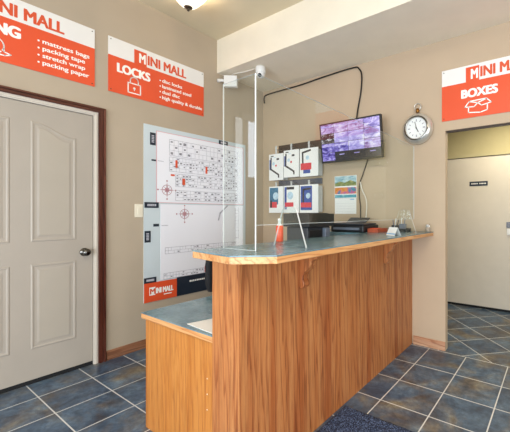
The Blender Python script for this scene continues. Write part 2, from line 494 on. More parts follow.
# side window on the left wall behind the camera (it shows in the acrylic)
w1 = struct(MB().box((XL, -.575, .6), (XL + .03, -.47, 2.37), 'jamb_white').box((XL, -1.55, .6), (XL + .03, -1.45, 2.37), 'jamb_white')
            .box((XL, -1.45, 2.37), (XL + .03, -.575, 2.44), 'jamb_white').build('window_1'))
struct(MB().box((XL + .001, -.57, .66), (XL + .034, -.475, 2.36), 'strip_glow').build('added_glow_strip', w1))  # glowing strip added over the casing to brighten its reflection
struct(MB().box((XL + .001, -1.45, 1.68), (XL + .012, -.69, 2.36), 'sky_pane').build('glass_pane', w1))
# hall
hl = MB()
hl.box((HX0 - .1, YB + .07, 0), (HX0, HY1 + .1, HZ), 'hall_paint'); struct(hl.build('wall_hall_left'))
struct(MB().box((HX1, YB + .07, 0), (HX1 + .1, HY1 + .1, HZ), 'hall_paint').build('wall_hall_right'))
struct(MB().box((HX0, HY1, 0), (HX1, HY1 + .1, HZ), 'hall_paint').build('wall_hall_back'))
struct(MB().box((HX0 - .1, YB + .07, HZ), (HX1 + .1, HY1 + .1, HZ + .1), 'hall_paint').build('ceiling'))
# big white door panel at the end of the hall
hd = MB(); hd.box((-1.75, HY1 - .045, .03), (.9, HY1 - .003, 1.965), 'hall_door_white')
d2 = struct(hd.build('door_2', bevel=.004))
struct(MB().box((-1.8, HY1 - .06, 1.97), (.95, HY1 - .001, 2.015), 'hall_paint').build('door_head', d2))
struct(MB().box((-1.75, HY1 - .03, 0), (.9, HY1 - .004, .03), 'black_gap').build('door_gap', d2))
# dark strip standing in for the shadow under the doorway head
struct(MB().box((OX0 + .005, YB + .02, OZ - .012), (OX1 - .005, YB + .06, OZ - .001), 'rack_dark').build('head_shade_strip'))

# baseboards
def baseboard(name, a, b, n, mt):
    a = Vector(a); b = Vector(b); n = Vector(n)
    prof = [(0, 0), (.014, 0), (.014, .045), (.011, .055), (.011, .062), (.006, .074), (0, .078)]
    mb = MB(); mb.prism([a + n * p + Vector((0, 0, q)) for p, q in prof], b - a, mt)
    return struct(mb.build(name))
baseboard('baseboard_left', (XL, 1.236, 0), (XL, YB, 0), (1, 0, 0), 'trim_oak_y')
baseboard('baseboard_left', (XL, YR, 0), (XL, .165, 0), (1, 0, 0), 'trim_oak_y')
baseboard('baseboard_back', (-1.135, YB, 0), (OX0 + .001, YB, 0), (0, -1, 0), 'trim_oak_x')
baseboard('baseboard_back', (OX1, YB, 0), (XR, YB, 0), (0, -1, 0), 'trim_oak_x')

# ------------------------------------------------------------------ left door
LY0, LY1, LZ = .261, 1.141, 2.03
d1 = struct(MB().box((XL - .05, LY0, .03), (XL - .008, LY1, LZ), 'door_white').build('door_1', bevel=.002))
FL = Flat((XL - .008, 0, 0), (0, 1, 0), (0, 0, 1), (1, 0, 0))
def ring_panel(outline_fn, name):
    prof = [(0, .0), (.006, .0035), (.013, .0035), (.02, .0004), (.034, .0004), (.048, .0028)]
    mb = MB(); rings = [[FL.p(a, b, h) for a, b in outline_fn(d)] for d, h in prof]
    n = len(rings[0]); vs = [p for r in rings for p in r]; fs = []
    for i in range(len(rings) - 1):
        for k in range(n):
            a = i * n + k; b = i * n + (k + 1) % n
            fs.append((a, b, b + n, a + n))
    mb.add(vs, fs, 'door_white')
    mb.add(rings[-1], [tuple(range(n))], 'door_panel_white')
    return struct(mb.build(name, d1))
def rect_out(u0, v0, u1, v1):
    return lambda d: [(u0 + d, v0 + d), (u1 - d, v0 + d), (u1 - d, v1 - d), (u0 + d, v1 - d)]
def arch_out(u0, v0, u1, vlo, vhi, high_left):
    def f(d):
        pts = [(u0 + d, v0 + d), (u1 - d, v0 + d)]
        n = 14
        for k in range(n + 1):
            t = k / n                       # from right to left
            u = (u1 - d) + (u0 - u1 + 2 * d) * t
            q = t if high_left else 1 - t   # 0 at the low side
            q2 = min(1, max(0, (q - .08) / .84)); e = q2 * q2 * (3 - 2 * q2)
            pts.append((u, vlo + (vhi - vlo) * e - d))
        return pts
    return f
ring_panel(arch_out(.757, 1.028, 1.03, 1.825, 1.902, True), 'upper_panel')
ring_panel(arch_out(.374, 1.028, .647, 1.825, 1.902, False), 'upper_panel')
ring_panel(rect_out(.757, .25, 1.03, .865), 'lower_panel')
ring_panel(rect_out(.374, .25, .647, .865), 'lower_panel')
kn = MB(); kn.lathe([(.001, 0), (.031, 0), (.032, .004), (.028, .009), (.012, .012), (.012, .03), (.02, .036), (.028, .046), (.029, .056), (.024, .066), (.012, .071), (.001, .072)], (XL - .008, 1.082, .925), 'gun_metal', (1, 0, 0))
o = kn.build('door_knob', d1, label='round satin metal door knob'); o['kind'] = 'structure'
jb = MB()
jb.box((XL - .1, LY1 + .003, 0), (XL + .004, 1.178, LZ + .037), 'jamb_white').box((XL - .1, LY0 - .037, 0), (XL + .004, LY0 - .003, LZ + .037), 'jamb_white').box((XL - .1, LY0 - .003, LZ + .003), (XL + .004, LY1 + .003, LZ + .037), 'jamb_white')
jb.box((XL + .004, LY1 + .012, 0), (XL + .01, 1.168, LZ + .02), 'jamb_white').box((XL + .004, LY0 - .003, LZ + .012), (XL + .01, LY1 + .012, LZ + .024), 'jamb_white')
struct(jb.build('door_jamb', d1, bevel=.002))
struct(MB().box((XL - .06, LY0, 0), (XL - .009, LY1, .03), 'black_gap').build('door_gap', d1))
def casing(name, a, b, w, mt):     # flat moulding strip: a,b lists of inner/outer corners (mitred)
    pass
cz = MB()
for (h, i0, i1) in ((.012, 0, 1), (.02, .12, .45), (.024, .62, .9)):
    w = .055
    ya, yb = 1.176 + w * i0, 1.176 + w * i1
    yc, yd = .226 - w * i1, .226 - w * i0
    za, zb = 2.064 + (w - .012) * i0, 2.064 + (w - .012) * i1
    cz.prism([(XL, ya, 0), (XL, yb, 0), (XL, yb, zb), (XL, ya, za)], (h, 0, 0), 'walnut_z')
    cz.prism([(XL, yc, 0), (XL, yd, 0), (XL, yd, za), (XL, yc, zb)], (h, 0, 0), 'walnut_z')
    cz.prism([(XL, yd, za), (XL, ya, za), (XL, yb, zb), (XL, yc, zb)], (h, 0, 0), 'walnut_y')
struct(cz.build('door_casing', d1))

# ------------------------------------------------------------------ signs
def sign(plane, label, mat_w=.905, hgt=.465):
    t = thing('wall_sign', plane.p(mat_w / 2, 0, 0), label, 'sign')
    a = MB(); plane.rect(a, 0, .31, mat_w, hgt, 'sign_white', 0, .007); a.build('white_band', t)
    b = MB(); plane.rect(b, 0, 0, mat_w, .31, 'sign_orange', 0, .007); b.build('orange_panel', t)
    lo = MB(); plane.rect(lo, .205, .309, .313, .434, 'sign_orange', .007, .0078)
    plane.text(lo, 'M', .250, .330, .084, .050, 'ink_white', .045, .0084)
    plane.text(lo, 'INI MALL', .326, .336, .084, .374, 'ink_orange', .055, .0078); lo.build('shop_name', t)
    for u, v in ((.018, hgt - .02), (mat_w - .018, hgt - .02), (.018, .02), (mat_w - .018, .02)):
        sc = MB(); plane.disc(sc, u, v, .0042, 'gun_metal', .007, .009); sc.build('screw', t)
    return t
SH = .0078
# packing supplies sign, above the door
P1 = Flat((XL, .245, 2.27), (0, 1, 0), (0, 0, 1), (1, 0, 0))
t = sign(P1, 'orange and white wall sign listing packing supplies, above the white door')
h = MB(); P1.text(h, 'PACKING', .07, .192, .075, .380, 'ink_white', .085, SH); h.build('heading', t)
for i, s in enumerate(('mattress bags', 'packing tape', 'stretch wrap', 'packing paper')):
    b = MB(); v = .214 - i * .052; P1.disc(b, .552, v + .012, .0065, 'ink_white', .007, SH, 10)
    P1.text(b, s, .575, v, .032, (.292, .262, .262, .29)[i], 'ink_white', .045, SH); b.build('list_line', t)
ic = MB()
cx, cy = .315, .105
P1.line(ic, [(cx + .055 * math.cos(k * PI / 12), cy + .055 * math.sin(k * PI / 12)) for k in range(-2, 22)], .008, 'ink_white', .007, SH)
P1.line(ic, [(cx + .022 * math.cos(k * PI / 8), cy + .022 * math.sin(k * PI / 8)) for k in range(16)], .007, 'ink_white', .007, SH, True)
P1.line(ic, [(cx + .053, cy - .014), (cx + .055, cy - .035), (cx + .09, cy - .045), (cx + .06, cy - .06), (cx - .06, cy - .06), (cx - .05, cy - .03)], .008, 'ink_white', .007, SH)
ic.build('tape_icon', t)
# locks sign
P2 = Flat((XL, 1.25, 2.27), (0, 1, 0), (0, 0, 1), (1, 0, 0))
t = sign(P2, 'orange and white wall sign headed LOCKS, with a padlock symbol')
h = MB(); P2.text(h, 'LOCKS', .070, .186, .074, .270, 'ink_white', .085, SH); h.build('heading', t)
for i, s in enumerate(('disc locks', 'laminated steel', 'dual disc', 'high quality & durable')):
    b = MB(); v = .218 - i * .053; P2.disc(b, .438, v + .012, .0065, 'ink_white', .007, SH, 10)
    P2.text(b, s, .458, v, .032, (.20, .30, .175, .425)[i], 'ink_white', .045, SH); b.build('list_line', t)
ic = MB()
cu, cv = .206, .035
P2.line(ic, [(cu - .052, cv), (cu + .052, cv), (cu + .052, cv + .085), (cu - .052, cv + .085)], .009, 'ink_white', .007, SH, True)
P2.line(ic, [(cu - .034, cv + .085)] + [(cu + .034 * math.cos(a * PI / 10), cv + .108 + .034 * math.sin(a * PI / 10)) for a in range(10, -1, -1)] + [(cu + .034, cv + .085)], .009, 'ink_white', .007, SH)
P2.disc(ic, cu, cv + .045, .010, 'ink_white', .007, SH); P2.rect(ic, cu - .004, cv + .024, cu + .004, cv + .045, 'ink_white', .007, SH)
ic.build('padlock_icon', t)
# boxes sign
P3 = Flat((-.867, YB, 2.06), (1, 0, 0), (0, 0, 1), (0, -1, 0))
t = sign(P3, 'orange and white wall sign headed BOXES, over the open doorway', hgt=.452)
h = MB(); P3.text(h, 'BOXES', .172, .176, .070, .28, 'ink_white', .085, SH); h.build('heading', t)
ic = MB(); q = dict(h0=.007, h1=SH)
bx, by = .302, .032
P3.line(ic, [(bx - .075, by + .062), (bx - .075, by + .012), (bx + .02, by - .0), (bx + .075, by + .014), (bx + .075, by + .066)], .009, 'ink_white', **q)
P3.line(ic, [(bx - .07, by + .105), (bx + .0, by + .085), (bx - .03, by + .056), (bx - .105, by + .062)], .009, 'ink_white', closed=True, **q)
P3.line(ic, [(bx + .07, by + .108), (bx + .0, by + .085), (bx + .03, by + .058), (bx + .105, by + .072)], .009, 'ink_white', closed=True, **q)
P3.line(ic, [(bx - .06, by + .107), (bx + .07, by + .11)], .009, 'ink_white', **q)
ic.build('box_icon', t)

# ------------------------------------------------------------------ site map board
B0 = Flat((XL, 0, 0), (0, 1, 0), (0, 0, 1), (1, 0, 0))
t = thing('site_map_board', (XL, 2.13, .41), 'large pale grey wall map of storage unit rows with orange footer, left of the counter', 'map')
a = MB(); B0.rect(a, 1.538, .41, 2.725, 2.058, 'board_grey', .0002, .008); a.build('backing_board', t)
a = MB(); B0.rect(a, 1.652, 1.336, 2.69, 2.012, 'board_white', .008, .0095); B0.line(a, [(1.652, 1.336), (2.69, 1.336), (2.69, 2.012), (1.652, 2.012)], .006, 'ink_pink', .0095, .0105, True)
a.build('map_sheet', t)
a = MB(); B0.rect(a, 1.69, .60, 2.69, 1.322, 'board_white', .008, .0095); a.build('map_sheet', t)
def unit_row(v0, v1, u0, u1, rows, cell, marks, reds=()):
    mb = MB(); h0, h1 = .0095, .0103
    B0.line(mb, [(u0, v0), (u1, v0), (u1, v1), (u0, v1)], .0042, 'ink_grey', h0, h1, True)
    for r in range(1, rows): 
        v = v0 + (v1 - v0) * r / rows; B0.line(mb, [(u0, v), (u1, v)], .003, 'ink_grey', h0, h1)
    n = int((u1 - u0) / cell)
    for k in range(1, n):
        u = u0 + (u1 - u0) * k / n
        for r in range(rows):
            if R.random() < .75:
                va = v0 + (v1 - v0) * r / rows; vb = v0 + (v1 - v0) * (r + 1) / rows
                B0.line(mb, [(u, va), (u, vb)], .0028, 'ink_grey', h0, h1)
    for r in range(rows):
        vm = v0 + (v1 - v0) * (r + .5) / rows; hh = (v1 - v0) / rows
        for k in range(n):
            if R.random() < marks * .75:
                u = u0 + (u1 - u0) * (k + .5) / n
                w = cell * R.uniform(.2, .36); g = hh * R.uniform(.12, .26); dv = hh * R.uniform(-.12, .12)
                B0.rect(mb, u - w, vm - g + dv, u + w, vm + g + dv, 'ink_dark', h0, h1)
    for (ua, va, ub, vb) in reds: B0.rect(mb, ua, va, ub, vb, 'ink_orange', h0, h1 + .0006)
    return mb.build('unit_row', t)
unit_row(1.80, 1.955, 1.778, 2.60, 3, .045, .55)
unit_row(1.645, 1.785, 1.778, 2.60, 4, .034, .6, [(1.838, 1.685, 1.86, 1.76), (2.175, 1.66, 2.198, 1.735)])
unit_row(1.50, 1.625, 1.84, 2.60, 4, .034, .6, [(1.91, 1.52, 1.94, 1.585), (1.79, 1.60, 1.83, 1.618)])
unit_row(1.36, 1.462, 1.84, 2.60, 3, .040, .6)
unit_row(.842, .902, 1.735, 2.58, 2, .03, .35)
unit_row(.600, .655, 1.722, 2.40, 2, .03, .35, [(2.165, .605, 2.185, .67)])
def rose(u, v, r):
    mb = MB(); h0, h1 = .0095, .0103
    B0.line(mb, [(u + r * .62 * math.cos(k * PI / 10), v + r * .62 * math.sin(k * PI / 10)) for k in range(20)], .005, 'ink_maroon', h0, h1, True)
    for k in range(8):
        a = k * PI / 4; L = r if k % 2 == 0 else r * .5; c = r * .14
        B0.poly(mb, [(u + L * math.cos(a), v + L * math.sin(a)), (u + c * math.cos(a + PI / 4), v + c * math.sin(a + PI / 4)), (u, v), (u + c * math.cos(a - PI / 4), v + c * math.sin(a - PI / 4))], 'ink_maroon', h0, h1 + .0004 + k * .00006)
    for k in range(4):
        a = k * PI / 2; B0.disc(mb, u + r * 1.12 * math.cos(a), v + r * 1.12 * math.sin(a), r * .11, 'ink_maroon', h0, h1, 8)
    mb.build('compass_rose', t)
rose(1.753, 1.460, .078); rose(1.935, 1.228, .075)
def plate(u0, v0, u1, v1, vert=False):
    mb = MB(); B0.rect(mb, u0, v0, u1, v1, 'ink_navy', .008, .0112)
    cu, cv = (u0 + u1) / 2, (v0 + v1) / 2
    n = 5
    for k in range(n):      # illegible pale lettering
        f = (k + .5) / n * .64 + .18
        if vert: B0.rect(mb, cu - .012, v0 + (v1 - v0) * f - .005, cu + .012, v0 + (v1 - v0) * f + .005, 'ink_grey', .0112, .0118)
        else: B0.rect(mb, u0 + (u1 - u0) * f - .007, cv - .010, u0 + (u1 - u0) * f + .007, cv + .010, 'ink_grey', .0112, .0118)
    mb.build('name_plate', t)
plate(1.592, 1.872, 1.643, 1.988, True); plate(2.345, 2.008, 2.465, 2.052); plate(1.542, 1.285, 1.672, 1.338); plate(1.543, .965, 1.597, 1.072, True); plate(1.538, .588, 1.65, .638)
def mk(name, *rects, mt='ink_grey'):
    a = MB()
    for r in rects:
        if len(r) == 4: B0.rect(a, *r, mt, .0095, .0104)
        else: B0.line(a, r[0], r[1], mt, .0095, .0104)
    a.build(name, t)
mk('entry_mark', (1.605, 1.724, 1.648, 1.740), mt='ink_navy'); mk('entry_note', (1.665, 1.729, 1.72, 1.735))
mk('entry_mark', (1.622, 1.11, 1.675, 1.135), mt='ink_navy'); mk('entry_note', (1.70, 1.115, 1.765, 1.121))
mk('drive_line', ([(2.34, 1.16), (2.36, 1.235), (2.46, 1.32)], .016))
a = MB()
for u in (2.57, 2.62): B0.line(a, [(u, .93), (u, 1.3)], .004, 'ink_grey', .0095, .0103)
for k in range(9): B0.line(a, [(2.57, .95 + k * .04), (2.62, .95 + k * .04)], .004, 'ink_grey', .0095, .0103)
a.build('unit_row', t)
a = MB(); B0.rect(a, 1.538, .41, 1.852, .588, 'sign_orange', .008, .0105); a.build('orange_footer', t)
a = MB(); B0.rect(a, 1.852, .41, 2.725, .598, 'ink_navy', .008, .0105); a.build('navy_footer', t)
a = MB(); B0.rect(a, 1.585, .470, 1.64, .545, 'ink_white', .0105, .0112); B0.text(a, 'M', 1.593, .482, .05, .045, 'ink_orange', .06, .0116); a.build('footer_logo', t)
a = MB(); B0.text(a, 'INI MALL', 1.648, .482, .050, .165, 'ink_white', .07, .0112); a.build('footer_lettering', t)
a = MB(); B0.rect(a, 1.72, .455, 1.80, .463, 'ink_white', .0105, .0111); a.build('footer_note', t)
a = MB()
for k in range(9): B0.rect(a, 1.99 + k * .02, .53, 2.003 + k * .02, .546, 'ink_white', .0105, .0111)
a.build('footer_note', t)

# ------------------------------------------------------------------ light switch
t = thing('light_switch', (XL, 1.495, 1.26), 'ivory light switch on the wall between the white door and the map', 'switch')
a = MB(); B0.rect(a, 1.46, 1.20, 1.53, 1.318, 'switch_ivory', .001, .006); a.build('cover_plate', t, bevel=.002)
a = MB(); B0.rect(a, 1.483, 1.228, 1.507, 1.29, 'switch_ivory', .006, .010); a.build('rocker', t, bevel=.001)

# ------------------------------------------------------------------ reception counter
ZB, TB = 1.066, .036           # bar top
XE, XW, YE = -.945, -1.405, .905
PX, PW, PY = -1.147, -1.335, .962   # pony wall faces
t = thing('reception_counter', (PX - .12, 2.0, 0), 'tall oak reception counter with a dark teal top', 'counter')
pn = MB()
for y0, y1 in ((PY, 2.005), (2.009, YB - .002)): pn.box((PX - .02, y0, 0), (PX, y1, ZB - TB), 'oak_panel')
pn.box((PX - .021, 2.003, 0), (PX - .004, 2.011, ZB - TB), 'rack_dark')
pn.build('front_panel', t)
MB().box((PW, PY - .0, 0), (PX - .0205, PY + .02, ZB - TB), 'oak_panel').build('end_panel', t)
MB().box((PW, PY + .021, 0), (PW + .02, YB - .002, ZB - TB), 'oak_panel').build('rear_panel', t)
top = [(XW, YE), (-1.09, YE - .04), (XE, .985), (XE, YB - .003), (XW, YB - .003)]
tp = MB(); ins = .0
tp.prism([(x, y, ZB - .006) for x, y in top], (0, 0, .006), 'teal_laminate'); tp.build('bar_top', t)
ed = MB()
out = top; 
inn = [(XW + .03, YE + .03), (-1.15, YE + .0), (XE - .03, 1.05), (XE - .03, YB - .003), (XW + .03, YB - .003)]
core = [(x, y, ZB - TB) for x, y in top]
ed.prism(core, (0, 0, TB - .0065), 'oak_edge_y')
ed.build('bar_edge', t, bevel=.003)
def corbel(y):
    prof = [(0, .0), (0, -.185), (.012, -.195), (.028, -.190), (.036, -.175), (.032, -.158), (.024, -.145), (.026, -.125), (.04, -.105), (.062, -.088), (.078, -.066), (.084, -.045), (.098, -.036), (.118, -.03), (.125, -.018), (.125, 0)]
    mb = MB(); mb.prism([(PX + x, y - .024, ZB - TB + z) for x, z in prof], (0, .048, 0), 'oak_panel')
    return mb.build('corbel', t, bevel=.003, label='carved wooden bracket')
corbel(1.385); corbel(2.42)

# ------------------------------------------------------------------ lower desk
ZD = .66
DX0, DY0 = -2.008, .968
t = thing('lower_desk', (-1.69, 2.0, 0), 'low oak desk with a teal top, against the back of the tall counter', 'desk')
MB().box((DX0, DY0, ZD - .005), (PW - .002, YB - .02, ZD), 'teal_laminate').build('desk_top', t)
MB().box((DX0, DY0, ZD - .034), (PW - .002, YB - .02, ZD - .0055), 'oak_edge_x').build('desk_edge', t, bevel=.003)
MB().box((DX0 + .03, DY0 + .012, 0), (PW - .002, DY0 + .032, ZD - .0345), 'oak_end').build('end_panel', t)
MB().box((DX0 + .03, DY0 + .0325, .0), (DX0 + .05, DY0 + .45, ZD - .0345), 'oak_end').build('side_panel', t)
for k in range(3):
    hm = MB(); hm.lathe([(.001, 0), (.003, 0), (.003, .0012), (.001, .0012)], (-1.40, DY0 + .012, .44 - k * .075), 'switch_ivory', (0, -1, 0), 10); hm.build('screw_cap', t)
t = MB().prism([(-1.60, 1.0, ZD), (-1.345, .985, ZD), (-1.345, 1.29, ZD), (-1.52, 1.28, ZD)], (0, 0, .002), 'paper').build('paper_sheet')
tag(t, 'white sheet of paper lying on the low desk beside the tall counter', 'paper')

# ------------------------------------------------------------------ back ledge (same height as the bar, along the back wall)
t = thing('back_ledge', (-1.95, 2.8, 0), 'teal topped ledge along the back wall behind the counter, carrying the flat printer', 'counter')
MB().box((-2.1, 2.52, ZB - .04), (XW - .004, YB - .003, ZB - .002), 'teal_laminate').build('ledge_top', t)
MB().box((-2.0, 2.9, ZD + .001), (-1.6, 2.92, ZB - .041), 'plastic_slate').build('support_panel', t)
MB().box((-2.09, 2.54, 0), (-2.06, YB - .02, ZB - .041), 'oak_end').build('leg_panel', t)

# ------------------------------------------------------------------ acrylic shield
def slab(mb, lo, hi):
    b = MB().box(lo, hi, 'acrylic'); d = [hi[i] - lo[i] for i in range(3)]; thin = d.index(min(d))
    for f in b.f:
        n = (b.v[f[1]] - b.v[f[0]]).cross(b.v[f[2]] - b.v[f[0]])
        k = max(range(3), key=lambda i: abs(n[i]))
        mb.add([b.v[i] for i in f], [(0, 1, 2, 3)], 'acrylic' if k == thin else 'acrylic_edge')
SX, SY, SZ = -1.128, 1.04, 1.868
t = thing('sneeze_guard', (SX, 2.0, ZB), 'clear acrylic screen standing along the top of the reception counter', 'screen')
a = MB(); slab(a, (SX - .006, SY, 1.182), (SX, YB - .004, SZ)); a.build('front_sheet', t)
a = MB(); slab(a, (-1.36, SY, ZB), (SX - .0065, SY + .006, SZ)); a.build('end_sheet', t)
a = MB(); a.box((SX - .0062, SY - .0004, ZB), (SX + .0003, SY + .001, SZ), 'acrylic_edge'); a.build('corner_edge', t)
a = MB(); a.box((SX - .0062, SY + .007, 1.181), (SX + .0002, YB - .004, 1.1832), 'acrylic_glint'); a.build('bottom_glint', t)  # thin strips added for the refracted light line under each sheet
a = MB(); a.box((-1.36, SY - .0003, ZB), (SX - .0065, SY + .0062, ZB + .002), 'acrylic_glint'); a.build('bottom_glint', t)
def foot(y):
    y0, y1 = y - .005, y + .005
    prof = [(-1.255, ZB), (-1.035, ZB), (-1.092, 1.235)]
    for k in range(7):
        a_ = k * PI / 6; prof.append((-1.145 + .053 * math.cos(a_), 1.24 + .03 * math.sin(a_)))
    prof.append((-1.2, 1.235))
    mb = MB(); n = len(prof)
    A = [Vector((x, y0, z)) for x, z in prof]; Bv = [Vector((x, y1, z)) for x, z in prof]
    mb.add(A, [tuple(range(n))], 'acrylic'); mb.add(Bv, [tuple(range(n))], 'acrylic')
    mb.add(A + Bv, [(i, (i + 1) % n, n + (i + 1) % n, n + i) for i in range(n)], 'acrylic_edge')
    return mb.build('support_foot', t)
foot(1.285); foot(2.82)

# ------------------------------------------------------------------ things on the bar
t = thing('spray_bottle', (-1.385, 1.465, ZB), 'small orange bottle with a white top, on the counter behind the acrylic screen', 'bottle')
MB().lathe([(.001, 0), (.02, 0), (.022, .004), (.022, .09), (.017, .097)], (-1.385, 1.465, ZB), 'orange_plastic', seg=20).build('bottle_body', t)
MB().lathe([(.017, .097), (.012, .106), (.009, .108), (.009, .122), (.011, .123), (.011, .138), (.001, .139)], (-1.385, 1.465, ZB), 'plastic_white', seg=20).build('cap', t)

t = thing('tent_card', (-1.03, 2.31, ZB), 'small white folded card standing at the front edge of the counter', 'card')
cw = MB(); rz = Matrix.Rotation(math.radians(-32), 3, 'Z')
def tc(x, y, z): return Vector((-1.045, 2.36, ZB)) + rz @ Vector((x, y, z))
W = .058
cw.add([tc(-W, -.03, 0), tc(W, -.03, 0), tc(W, 0, .062), tc(-W, 0, .062), tc(W, .03, 0), tc(-W, .03, 0)], [(0, 1, 2, 3), (3, 2, 4, 5)], 'paper')
cw.build('folded_card', t)
cb = MB(); cb.add([tc(-W, -.0262, .0088), tc(W, -.0262, .0088), tc(W, -.0222, .0168), tc(-W, -.0222, .0168)], [(0, 1, 2, 3)], 'card_blue'); cb.build('blue_stripe', t)

t = thing('pen_tray', (-1.36, 2.72, ZB), 'shallow red brown tray on the counter near the back wall', 'tray')
a = MB()
def tray(mb, x0, y0, x1, y1, z, h, mt, w=.006):
    mb.box((x0, y0, z), (x1, y1, z + .005), mt)
    mb.box((x0, y0, z + .005), (x1, y0 + w, z + h), mt).box((x0, y1 - w, z + .005), (x1, y1, z + h), mt)
    mb.box((x0, y0 + w, z + .005), (x0 + w, y1 - w, z + h), mt).box((x1 - w, y0 + w, z + .005), (x1, y1 - w, z + h), mt)
tray(a, -1.41, 2.62, -1.31, 2.82, ZB, .032, 'tray_red'); a.build('tray', t)
a = MB(); a.box((-1.40, 2.64, ZB + .006), (-1.32, 2.70, ZB + .036), 'orange_plastic').box((-1.40, 2.72, ZB + .006), (-1.325, 2.80, ZB + .030), 'tray_red'); a.build('contents', t, bevel=.003)

t = thing('desk_organizer', (-1.25, 2.9, ZB), 'dark desk organizer with pens on the counter end, beside the back wall', 'organizer')
a = MB(); tray(a, -1.325, 2.86, -1.145, 2.985, ZB, .028, 'plastic_black')
a.box((-1.32, 2.93, ZB + .005), (-1.255, 2.98, ZB + .055), 'plastic_black').box((-1.245, 2.935, ZB + .005), (-1.185, 2.975, ZB + .07), 'plastic_slate')
a.build('holder', t, bevel=.002)
for k, (x, y, dx, dy, hgt, mt) in enumerate(((-1.305, 2.955, -.012, .004, .11, 'plastic_slate'), (-1.290, 2.95, .01, -.01, .12, 'plastic_white'), (-1.275, 2.958, .014, .006, .105, 'plastic_charcoal'), (-1.225, 2.955, .0, -.008, .13, 'plastic_white'), (-1.205, 2.952, .014, .004, .12, 'plastic_slate'))):
    a = MB().tube([(x, y, ZB + .03), (x + dx, y + dy, ZB + hgt)], .004, mt, 8); a.build('pen', t)
t = thing('owl_figurine', (-.975, 2.955, ZB), 'tiny brown and white owl figurine at the wall end of the counter', 'figurine')
a = MB(); a.lathe([(.001, 0), (.018, 0), (.024, .012), (.025, .026), (.02, .04), (.017, .044)], (-.975, 2.955, ZB), 'brown_figure', seg=18)
a.build('body', t)
a = MB(); a.sphere((-.975, 2.955, ZB + .052), .019, 'plastic_white', 10, (1, .9, .85))
for sx in (-1, 1): a.lathe([(.006, 0), (.001, .014)], (-.975 + sx * .011, 2.955, ZB + .062), 'brown_figure', (sx * .3, 0, 1), 8)
a.build('head', t)
a = MB()
for sx in (-1, 1): a.sphere((-.975 + sx * .0075, 2.9385, ZB + .054), .005, 'plastic_black', 8)
a.build('eye', t)

# ------------------------------------------------------------------ office printer behind the counter
t = thing('office_printer', (-1.72, 2.0, ZD), 'tall black printer on the low desk, rising behind the counter', 'printer')
PXa, PXb, PYa, PYb = -1.87, -1.60, 2.02, 2.37
a = MB(); a.box((PXa + .02, PYa + .02, ZD), (PXb - .03, PYb - .02, 1.125), 'plastic_charcoal'); a.build('body', t, bevel=.008)
a = MB(); a.box((PXa, PYa, 1.127), (PXb, PYb, 1.232), 'plastic_black'); a.box((PXa + .04, PYa + .03, 1.232), (PXb - .04, PYb - .03, 1.238), 'plastic_charcoal'); a.build('scanner_lid', t, bevel=.008)
a = MB(); a.box((PXb - .029, PYb - .14, .92), (PXb + .01, PYb - .08, 1.115), 'plastic_slate'); a.build('paper_guide', t, bevel=.006)
a = MB(); a.box((PXb - .029, PYa + .05, .75), (PXb - .018, PYb - .05, .87), 'plastic_black'); a.build('paper_drawer', t, bevel=.004)
a = MB(); a.box((PXb - .029, PYa + .03, 1.02), (PXb - .02, PYb - .16, 1.1), 'plastic_black'); a.build('output_slot', t)
# flat printer on the ledge
t = thing('flatbed_printer', (-1.7, 2.75, ZB), 'flat black printer with a raised paper flap, on the back ledge', 'printer')
a = MB(); a.box((-1.77, 2.56, ZB - .001), (-1.42, 2.86, ZB + .062), 'plastic_black'); a.build('body', t, bevel=.01)
a = MB(); a.box((-1.78, 2.55, ZB + .064), (-1.415, 2.8, ZB + .078), 'plastic_charcoal'); a.build('lid', t, bevel=.004)
a = MB(); a.prism([(-1.78, 2.82, ZB + .062), (-1.78, 2.835, ZB + .062), (-1.78, 2.95, ZB + .115), (-1.78, 2.945, ZB + .125)], (.22, 0, 0), 'plastic_charcoal'); a.build('paper_flap', t)
a = MB(); a.box((-1.73, 2.545, ZB + .02), (-1.46, 2.56, ZB + .04), 'plastic_slate'); a.build('output_slot', t)

# ------------------------------------------------------------------ office chair behind the desk
t = thing('office_chair', (-2.27, 1.97, 0), 'black office chair behind the counter, mostly hidden by it', 'chair')
cx, cy = -2.27, 1.97
a = MB(); a.lathe([(.001, .44), (.22, .44), (.245, .455), (.25, .48), (.235, .51), (.17, .525), (.001, .53)], (cx, cy, 0), 'fabric_black', seg=28); a.build('seat', t)
a = MB(); bp = [(-.20, .55), (-.22, .62), (-.225, .78), (-.21, .88), (-.16, .915), (.16, .915), (.21, .88), (.225, .78), (.22, .62), (.20, .55)]
a.prism([(cx - .21, cy + y, z) for y, z in bp], (-.055, 0, 0), 'fabric_black'); a.build('backrest', t, bevel=.015)
a = MB(); a.tube([(cx, cy, .1), (cx, cy, .445)], .03, 'plastic_black', 14); a.build('gas_column', t)
a = MB(); a.tube([(cx - .12, cy, .45), (cx - .27, cy, .46), (cx - .28, cy, .58), (cx - .266, cy, .72)], .018, 'plastic_black'); a.build('back_bar', t)
for s in (-1, 1):
    a = MB(); a.tube([(cx, cy + s * .2, .455), (cx, cy + s * .25, .5), (cx, cy + s * .25, .64), (cx - .08, cy + s * .25, .665), (cx + .1, cy + s * .25, .665)], .014, 'plastic_black'); a.build('armrest', t)
for k in range(5):
    an = k * 2 * PI / 5 + .3; e = Vector((math.cos(an), math.sin(an), 0)); c0 = Vector((cx, cy, 0))
    a = MB(); a.tube([c0 + Vector((0, 0, .12)), c0 + e * .15 + Vector((0, 0, .1)), c0 + e * .29 + Vector((0, 0, .075))], [.03, .024, .018], 'plastic_black'); l = a.build('leg', t)
    a = MB(); a.lathe([(.001, -.012), (.026, -.012), (.03, 0), (.026, .012), (.001, .012)], c0 + e * .29 + Vector((0, 0, .031)), 'plastic_black', (-e.y, e.x, 0), 14); a.build('caster', l)

